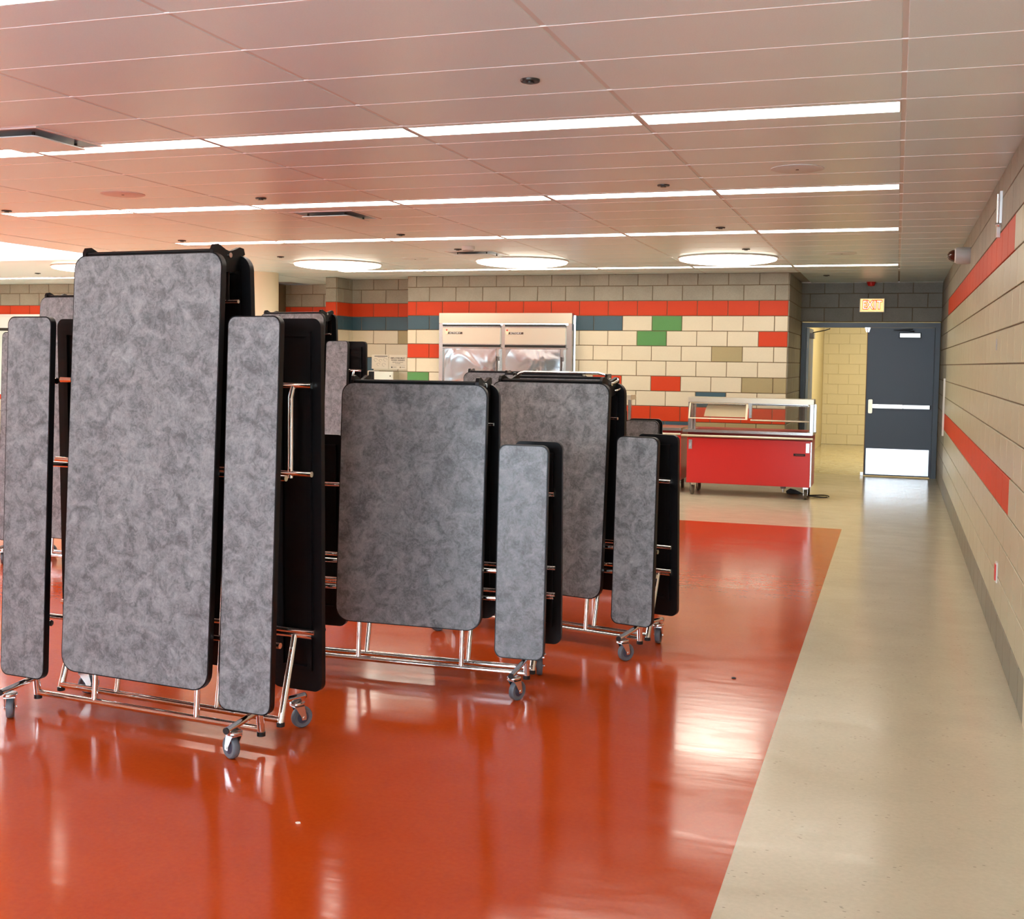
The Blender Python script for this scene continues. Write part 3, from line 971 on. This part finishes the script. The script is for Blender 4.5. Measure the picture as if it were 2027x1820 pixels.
for z in (0.25, 0.75, 1.35, 1.9):
    MB().tube([(-1.262, YD + 0.090, z - 0.05), (-1.262, YD + 0.090, z + 0.05)], 0.006, 8).build('hinge_knuckle', ALU, ol, 50)
MB().box(-1.241, -1.185, YD + 0.25, YD + 0.52, 1.995, 2.075).build('closer_case', GREYP, ol)
MB().tube([(-1.21, YD + 0.4, 2.085), (-1.02, YD + 0.32, 2.12), (-0.95, YD + 0.10, 2.135)], 0.008, 8).build('closer_arm', DKM, ol, 50)

# exit sign and strobe
es = empty('exit_sign', (-0.365, YD - 0.06, 2.468))
tag(es, 'lit exit sign with orange letters above the double doors', 'sign')
MB().box(-0.172, 0.172, -0.03, 0.05, -0.1, 0.1).build('case', WHITEP, es)
MB().box(-0.160, 0.160, -0.034, -0.030, -0.09, 0.09).build('face', EXITF, es)
for k, ch in enumerate('EXIT'):
    x = (-0.100, -0.028, 0.042, 0.098)[k]
    text('letter', ch, 0.175, (x, -0.0365, 0.0), (PI / 2, 0, 0), EXITL, es, 0.001, 0.010, 'CENTER', 0.72 if ch != 'I' else 0.8)
    text('letter_core', ch, 0.172, (x, -0.0385, -0.001), (PI / 2, 0, 0), EXITC, es, 0.0008, -0.0030, 'CENTER', 0.72 if ch != 'I' else 0.8)
st = MB().lathe([(0.055, 0), (0.058, -0.02), (0.045, -0.055), (0.0, -0.065)], 20).build('fire_strobe', REDPL, None, 35, (-0.385, YD - 0.10, HC))
tag(st, 'red fire strobe on the ceiling above the exit sign', 'alarm')
MB().lathe([(0.066, 0), (0.066, -0.008), (0.05, -0.010)], 20).build('mount_ring', REDPL, st, 35)

# ------------------------------------------------------------------ refrigerator in the kitchen wall
FY = 15.45
fr = empty('refrigerator', (-5.23, FY, 0))
tag(fr, 'built-in double stainless steel refrigerator in the block wall', 'refrigerator')
hw = 0.98
b = MB()
b.box(-hw + 0.02, hw - 0.02, 0.03, 0.72, 0.12, 2.10)
b.build('body', STEEL, fr)
MB().box(-hw, hw, -0.004, 0.10, 2.123, 2.267).build('header_panel', BRUSH, fr)
for sx in (-1, 1):
    a, c_ = sorted((sx * hw, sx * (hw - 0.055)))
    MB().box(a, c_, 0.0, 0.12, 0.10, 2.123).build('side_trim', STEEL, fr)
MB().box(-hw + 0.03, hw - 0.03, 0.02, 0.7, 0.0, 0.12).build('kick_base', DARK, fr)
MB().box(-0.022, 0.012, -0.006, 0.05, 1.775, 2.115).build('center_mullion', STEEL, fr)
for k, (x0, x1) in enumerate(((-0.925, -0.062), (-0.018, 0.888))):
    gp = MB().box(x0, x1, -0.004, 0.03, 1.835, 2.062).build('grille_panel', BRUSH, fr)
    MB().box(x0, x1, 0.010, 0.03, 2.080, 2.110).build('air_slot', DARK, gp)
    MB().box(x0, x1, 0.010, 0.03, 1.790, 1.822).build('air_slot', DARK, gp)
    MB().box(x0, x1, -0.012, 0.0, 2.064, 2.078).build('rail', STEEL, gp)
    MB().box(x0, x1, -0.012, 0.0, 1.822, 1.834).build('rail', STEEL, gp)
    MB().box(x0, x1 + 0.02, -0.016, 0.0, 1.772, 1.786).build('rail', STEEL, gp)
    # badge: a shield and a dark plate with letters
    bd = MB().prism([(x0 + 0.085, 1.970), (x0 + 0.300, 1.970), (x0 + 0.300, 2.000), (x0 + 0.085, 2.000)], lambda q, sd: (q[0], -0.0105 if sd == 0 else -0.004, q[1])).build('badge', CLIP, gp)
    MB().prism([(x0 + 0.035, 2.022), (x0 + 0.095, 2.022), (x0 + 0.085, 1.985), (x0 + 0.066, 1.962), (x0 + 0.046, 1.985)], lambda q, sd: (q[0], -0.013 if sd == 0 else -0.004, q[1])).build('shield', CREAMP, gp)
    MB().lathe([(0.011, -0.014), (0.011, -0.004)], 12, 'y', (x0 + 0.064, 0, 2.026)).build('shield_knob', REDPL, gp, 40)
    text('letters', 'ICTORY', 0.030, (x0 + 0.108, -0.0115, 1.985), (PI / 2, 0, 0), WHITEP, gp, 0.0006, 0.0004, 'LEFT', 1.55)
for k, (x0, x1) in enumerate(((-0.880, -0.110), (0.035, 0.825))):
    # slightly pillowed door skin
    nx, nz = 10, 14
    m_ = MB()
    z0, z1 = 0.15, 1.765
    vs = []
    for j in range(nz + 1):
        for i in range(nx + 1):
            u, v_ = i / nx, j / nz
            bul = 0.012 * (1 - (2 * u - 1) ** 6) * (1 - (2 * v_ - 1) ** 10)
            vs.append((x0 + (x1 - x0) * u, -0.03 - bul, z0 + (z1 - z0) * v_))
    fs = [(j * (nx + 1) + i, j * (nx + 1) + i + 1, (j + 1) * (nx + 1) + i + 1, (j + 1) * (nx + 1) + i) for j in range(nz) for i in range(nx)]
    m_._add(vs, fs)
    m_.box(x0, x1, -0.0301, 0.03, z0, z1)
    do = m_.build('door', STEELW, fr, 40)
    hx = x1 + 0.028
    MB().box(x1 + 0.004, x1 + 0.055, -0.02, 0.03, 0.15, 1.765).build('door_edge', STEEL, do)
    MB().prism(rrect(hx - 0.017, hx + 0.017, 1.36, 1.60, 0.012, 3), lambda q, sd: (q[0], -0.055 if sd == 0 else -0.02, q[1])).build('handle', ZINC, do, 40)
    MB().box(hx - 0.008, hx + 0.008, -0.060, -0.054, 1.42, 1.66).build('lock_bar', DKM, do)
    MB().box(hx - 0.02, hx + 0.02, -0.04, 0.0, 1.68, 1.755).build('hinge', STEEL, do)

# ------------------------------------------------------------------ notices, dispenser on the niche wall
YS = YN - 0.0125
for k, (x0, x1, l) in enumerate(((-7.560, -7.285, 'white notice with hand washing drawings on the niche wall'), (-7.272, -6.985, 'white notice telling employees to wash hands'))):
    z0, z1 = 1.452, 1.668
    sg = MB().box(x0, x1, YS - 0.002, YS, z0, z1).build('notice', PAPER)
    tag(sg, l, 'notice')
    cx = (x0 + x1) / 2
    if k == 0:
        MB().box(x0 + 0.045, x1 - 0.015, YS - 0.0030, YS - 0.0018, z1 - 0.030, z1 - 0.020).build('heading', INK, sg)
        MB().box(x0 + 0.10, x1 - 0.055, YS - 0.0030, YS - 0.0018, z1 - 0.042, z1 - 0.037).build('subheading', INKL, sg)
        for (dx, dz, r_) in ((0.065, 0.135, 0.026), (0.145, 0.125, 0.024), (0.225, 0.138, 0.028), (0.11, 0.068, 0.024), (0.20, 0.062, 0.027)):
            pts = [(x0 + dx + r_ * math.cos(a) * (1 + 0.15 * math.sin(3 * a)), YS - 0.0028, z0 + dz + r_ * 0.85 * math.sin(a)) for a in [i * PI / 8 for i in range(14)]]
            MB().tube(pts, 0.0016, 6).build('drawing', INKL, sg)
    else:
        for (dz, s_, t_, m_) in ((0.165, 0.030, 'EMPLOYEES MUST', INK), (0.134, 0.034, 'WASH HANDS', INK), (0.102, 0.019, 'BEFORE RETURNING', INKL), (0.082, 0.017, 'TO WORK', INKL)):
            text('lettering', t_, s_, (cx, YS - 0.0028, z0 + dz), (PI / 2, 0, 0), m_, sg, 0.0004, 0.0006, 'CENTER')
        MB().box(x0 + 0.03, x1 - 0.02, YS - 0.003, YS - 0.0018, z0 + 0.058, z0 + 0.061).build('rule', INKL, sg)
        for dx in (0.045, 0.185):
            MB().lathe([(0.012, -0.0012), (0.012, 0)], 14, 'y', (x0 + dx, YS - 0.0018, z0 + 0.028)).build('seal', INK if dx < 0.1 else KHAKI, sg)
            MB().box(x0 + dx + 0.02, x0 + dx + 0.075, YS - 0.003, YS - 0.0018, z0 + 0.026, z0 + 0.034).build('small_print', INKL, sg)
dp = empty('towel_dispenser', (-7.27, YN - 0.012, 1.02))
tag(dp, 'pale steel towel dispenser below the notices', 'dispenser')
MB().box(-0.155, 0.155, -0.20, 0, 0, 0.395).build('cabinet', mat('pale_steel', (0.78, 0.78, 0.66), 0.3, 0.4), dp)
MB().box(-0.145, 0.145, -0.206, -0.2, 0.03, 0.385).build('front_cover', mat('pale_cover', (0.76, 0.80, 0.70), 0.35), dp)
MB().lathe([(0.010, -0.212), (0.010, -0.206)], 12, 'y', (0.11, 0, 0.33)).build('lock', DKM, dp)
sd = empty('soap_dispenser', (-7.485, YN - 0.012, 1.08))
tag(sd, 'small black soap dispenser left of the towel dispenser', 'dispenser')
MB().prism(rrect(-0.05, 0.05, 0, 0.335, 0.012, 3), lambda q, s_: (q[0], -0.16 if s_ == 0 else 0, q[1])).build('housing', BLACK, sd)
MB().box(-0.05, 0.05, -0.17, -0.01, 0.335, 0.345).build('lid', WHITEP, sd)
MB().box(-0.03, 0.03, -0.175, -0.16, 0.02, 0.08).build('lever', GREYP, sd)

# ------------------------------------------------------------------ serving carts
def wheel_set(root, xs, ys):
    for x in xs:
        for y in ys:
            c = empty_part('caster', root, (x, y, 0), 0.4 if x < 0 else 0.1)
            fk = MB()
            fk.box(-0.03, 0.03, -0.035, 0.035, 0.128, 0.15)
            for s_ in (-1, 1): fk.box(s_ * 0.022, s_ * 0.026, -0.03, 0.02, 0.05, 0.13)
            fk.build('fork', ZINC, c)
            MB().lathe([(0.02, -0.016), (0.054, -0.018), (0.058, -0.008), (0.058, 0.008), (0.054, 0.018), (0.02, 0.016)], 26, 'x', (0, 0.012, 0.058)).build('wheel', mat('cart_wheel', (0.10, 0.085, 0.06), 0.5), c, 40)
            MB().lathe([(0.021, -0.02), (0.021, 0.02)], 16, 'x', (0, 0.012, 0.058)).build('hub', ZINC, c, 40)

ct = empty('serving_cart', (-1.66, 14.08, 0))
tag(ct, 'red serving cart with glass sneeze guard beside the corridor opening', 'cart')
L, R_ = -0.738, 0.734
D = 0.62
MB().box(L, R_, 0.012, D, 0.15, 0.700).build('body', CARTRED, ct)
MB().box(L + 0.012, R_ - 0.012, 0.002, 0.013, 0.156, 0.694).build('front_panel', CARTRED, ct)
MB().box(R_ - 0.010, R_ + 0.006, -0.002, 0.02, 0.16, 0.690).build('corner_strip', STEEL, ct)
MB().box(L - 0.0, R_, 0.06, D, 0.700, 0.765).build('recess_band', CARTRED_D, ct)
MB().box(L - 0.058, R_ + 0.012, 0.0, D + 0.05, 0.768, 0.800).build('counter_top', STEEL, ct)
MB().box(L + 0.08, R_ - 0.06, 0.10, D - 0.04, 0.8005, 0.803).build('well_cover', CARTRED_D, ct)
tr_ = MB().tube([(L - 0.068, -0.02, 0.726), (R_ + 0.014, -0.02, 0.728)], 0.0145, 14).build('tray_rail', BRUSH, ct, 50)
MB().tube([(L - 0.068, 0.035, 0.722), (R_ + 0.014, 0.035, 0.724)], 0.012, 12).build('rail_bar', BRUSH, tr_, 50)
for x0 in (L + 0.022, R_ - 0.062):
    lt = MB().box(x0, x0 + 0.040, -0.006, 0.004, 0.563, 0.675).build('latch', ALU, ct)
    MB().box(x0 + 0.010, x0 + 0.030, -0.016, -0.006, 0.585, 0.655).build('buckle', ZINC, lt)
MB().box(0.530, 0.666, -0.002, 0.004, 0.522, 0.550).build('name_plate', BLACK, ct)
MB().box(0.552, 0.648, -0.0032, -0.0019, 0.533, 0.538).build('plate_print', mat('plate_print', (0.30, 0.08, 0.06), 0.6), ct)
# guard
gsh = MB().box(L, R_ + 0.012, 0.02, 0.34, 1.133, 1.193).build('guard_shelf', BRUSH, ct)
MB().box(L + 0.05, R_ - 0.05, 0.03, 0.31, 1.112, 1.132).build('lamp_rail', STEEL, gsh)
for x0, x1 in ((L + 0.0, L + 0.040), (R_ - 0.028, R_ + 0.008)):
    MB().box(x0, x1, 0.05, 0.11, 0.80, 1.133).build('guard_post', STEEL, ct)
    MB().box(x0 + 0.02, x1 + 0.025, 0.20, 0.25, 0.80, 1.133).build('guard_post', STEEL, ct)
MB().box(-0.005, 0.030, 0.0, 0.07, 0.955, 1.133).build('center_hanger', STEEL, ct)
gp = MB()
def tilt(q, sd): return (q[0], -0.045 + (q[1] - 0.94) * 0.42 + (0.006 if sd else 0), q[1])
gp.prism(rrect(L + 0.022, -0.020, 0.942, 1.125, 0.012, 3), tilt)
gpo = gp.build('guard_glass', GUARD, ct)
fm = MB()
for (x0, x1, z0, z1) in ((L + 0.018, L + 0.034, 0.942, 1.127), (-0.040, -0.014, 0.942, 1.127), (L + 0.018, -0.014, 0.936, 0.948), (L + 0.018, -0.014, 1.119, 1.131)):
    fm.prism([(x0, z0), (x1, z0), (x1, z1), (x0, z1)], lambda q, sd: (q[0], -0.050 + (q[1] - 0.94) * 0.42 + (0.014 if sd else 0), q[1]))
fm.build('glass_frame', mat('pale_frame', (0.90, 0.80, 0.60), 0.25), gpo)
# cream sheet painting in the light reflected by the left glass
MB().prism([(-0.545, 0.962), (-0.045, 0.962), (-0.045, 1.112), (-0.505, 1.112), (-0.53, 1.05)], lambda q, sd: (q[0], 0.02 + (q[1] - 0.94) * 0.42 + (0.008 if sd else 0), q[1])).build('cream_reflection', CREAMP, ct)
MB().tube([(0.020, -0.02, 0.932), (0.700, -0.02, 0.932)], 0.010, 12).build('guard_rod', BRUSH, ct, 50)
g2 = MB().prism(rrect(0.03, 0.695, 0.935, 1.120, 0.006, 2), tilt).build('guard_glass', GUARD, ct)
MB().box(0.03, 0.695, 0.03, 0.042, 1.108, 1.120).build('top_clip', STEEL, g2)
wheel_set(ct, (L + 0.065, R_ - 0.06), (0.075, D - 0.06))
MB().box(0.345, 0.405, 0.50, 0.56, 0.075, 0.15).build('drain_box', GREYP, ct)
MB().tube([(0.375, 0.53, 0.08), (0.375, 0.53, 0.03)], 0.012, 10).build('drain_pipe', ZINC, ct, 50)

c2 = empty('serving_cart', (-3.25, 14.28, 0))
tag(c2, 'red serving cart mostly hidden behind the low folded tables', 'cart')
L2, R2 = -0.75, 0.738
MB().box(L2, R2, 0.012, 0.62, 0.15, 0.700).build('body', CARTRED, c2)
MB().box(L2, R2, 0.06, 0.62, 0.700, 0.765).build('recess_band', CARTRED_D, c2)
MB().box(L2 - 0.02, R2 + 0.003, 0.0, 0.67, 0.765, 0.800).build('counter_top', STEEL, c2)
MB().tube([(L2, -0.02, 0.722), (R2 + 0.002, -0.02, 0.724)], 0.0145, 14).build('tray_rail', BRUSH, c2, 50)
MB().box(L2, 0.095, 0.02, 0.34, 1.133, 1.193).build('guard_shelf', BRUSH, c2)
for x0 in (L2, 0.055):
    MB().box(x0, x0 + 0.038, 0.05, 0.11, 0.80, 1.133).build('guard_post', STEEL, c2)
MB().prism(rrect(L2 + 0.04, 0.05, 0.942, 1.125, 0.012, 3), tilt).build('guard_glass', GUARD, c2)
wheel_set(c2, (L2 + 0.07, R2 - 0.06), (0.075, 0.56))

# power cord on the floor
pts = [(-0.87 + 0.135 * math.cos(a), 14.55 + 0.10 * math.sin(a), 0.008 + 0.004 * math.sin(2 * a)) for a in [i * PI / 12 for i in range(23)]]
pc = MB().tube(pts, 0.007, 8).build('power_cord', BLACKC, None, 50)
tag(pc, 'loop of black power cord on the floor by the red cart', 'cord')
tag_pts = [(-1.02, 14.60, 0.012), (-1.08, 14.72, 0.014), (-1.16, 14.80, 0.02), (-1.22, 14.84, 0.02)]
MB().tube(tag_pts, 0.007, 8).build('cord_tail', BLACKC, pc, 50)
MB().prism([(-0.09, 0.0), (0.07, 0.0), (0.09, 0.02), (0.02, 0.05), (-0.05, 0.065), (-0.10, 0.03)], lambda q, s_: (-1.16 + q[0], 14.72 + (0.08 if s_ else 0), q[1] + 0.002)).build('plug', BLACKC, pc)

# ------------------------------------------------------------------ things on the right wall
XF = XR - 0.0105
cm = empty('security_camera', (XF, 11.05, 2.585))
tag(cm, 'grey domed security camera high on the right wall', 'camera')
MB().lathe([(0.072, 0.0), (0.075, -0.03), (0.075, -0.105), (0.066, -0.12), (0.058, -0.122)], 28, 'x').build('housing', GREYP, cm, 35)
MB().lathe([(0.060, -0.118), (0.064, -0.122), (0.060, -0.130)], 28, 'x').build('trim_ring', WHITEP, cm, 35)
MB().lathe([(0.055, -0.126), (0.050, -0.150), (0.034, -0.175), (0.012, -0.188), (0.0, -0.190)], 28, 'x').build('dome', AMBER, cm, 60)
dv = empty('door_chime', (XF, 7.80, 2.47))
tag(dv, 'narrow steel device with short tube high on the right wall', 'device')
MB().box(-0.014, 0.0, -0.03, 0.03, 0.02, 0.215).build('case', ALU, dv)
MB().tube([(-0.022, 0, 0.20), (-0.022, 0, 0.01)], 0.007, 10).build('tube', ZINC, dv, 50)
MB().lathe([(0.014, -0.035), (0.014, -0.012)], 12, 'x', (0, 0, 0.012)).build('knob', CHROME, dv, 50)
MB().box(-0.02, 0.0, 0.045, 0.075, -0.06, 0.05).build('side_plate', WHITEP, dv)
ou = MB().box(-0.008, 0.0, -0.037, 0.037, -0.058, 0.058).build('wall_outlet', WHITEP, None, None, (XF, 7.16, 0.43))
tag(ou, 'small red wall outlet low on the right wall', 'outlet')
MB().box(-0.014, -0.006, -0.028, 0.028, -0.045, 0.045).build('red_face', REDPL, ou)
wp = MB().box(-0.022, 0.0, -0.02, 0.02, 0.735, 1.455).build('corner_guard', WHITEP, None, None, (XF, YB - 0.06, 0))
tag(wp, 'thin white upright guard strip on the right wall before the alcove', 'guard')
sl = MB().box(-0.004, 0.0, -0.03, 0.03, -0.035, 0.035).build('switch_plate', GREYP, None, None, (XF, 7.80, 1.745))
tag(sl, 'small grey blank plate in the middle of the right wall', 'plate')

# far-left glazed partition
gl = empty('glazed_screen', (-14.9, YL2 - 0.014, 0))
tag(gl, 'white framed glazed screen on the wall behind the leftmost table', 'screen')
MB().box(-1.2, 1.16, -0.03, 0.0, 2.245, 2.285).build('top_rail', WHITEP, gl)
MB().box(-1.2, 1.16, -0.012, 0.0, 2.10, 2.245).build('header_panel', WHITEW, gl)
for k in range(4):
    x0 = -1.15 + k * 0.57
    pnl = MB()
    for (a, b_, c_, d_) in ((x0, x0 + 0.54, 2.05, 2.10), (x0, x0 + 0.54, 0.9, 0.94), (x0, x0 + 0.03, 0.94, 2.05), (x0 + 0.51, x0 + 0.54, 0.94, 2.05)):
        pnl.box(a, b_, -0.035, 0.0, c_, d_)
    po = pnl.build('sash', WHITEP, gl)
    MB().box(x0 + 0.03, x0 + 0.51, -0.012, -0.006, 2.0, 2.05).build('blind_head', DKM, po)
    MB().box(x0 + 0.03, x0 + 0.51, -0.010, -0.004, 0.94, 2.0).build('pane', mat('pale_pane', (0.62, 0.68, 0.62), 0.1), po)

# litter on the floor
tag(MB().prism([(-0.009, -0.003), (0.0, -0.007), (0.010, -0.001), (0.004, 0.006), (-0.005, 0.004)], lambda q, s_: (-1.912 + q[0], 3.50 + q[1], 0.004 if s_ else 0.0005)).build('paper_scrap', PAPER), 'tiny scrap of pale paper on the red floor in front', 'scrap')
tag(MB().lathe([(0.011, 0.0), (0.012, 0.003), (0.007, 0.006), (0, 0.0065)], 12).build('dark_crumb', RUBBERB, None, 40, (-0.74, 5.91, 0.0005)), 'tiny dark crumb on the red floor at right', 'crumb')
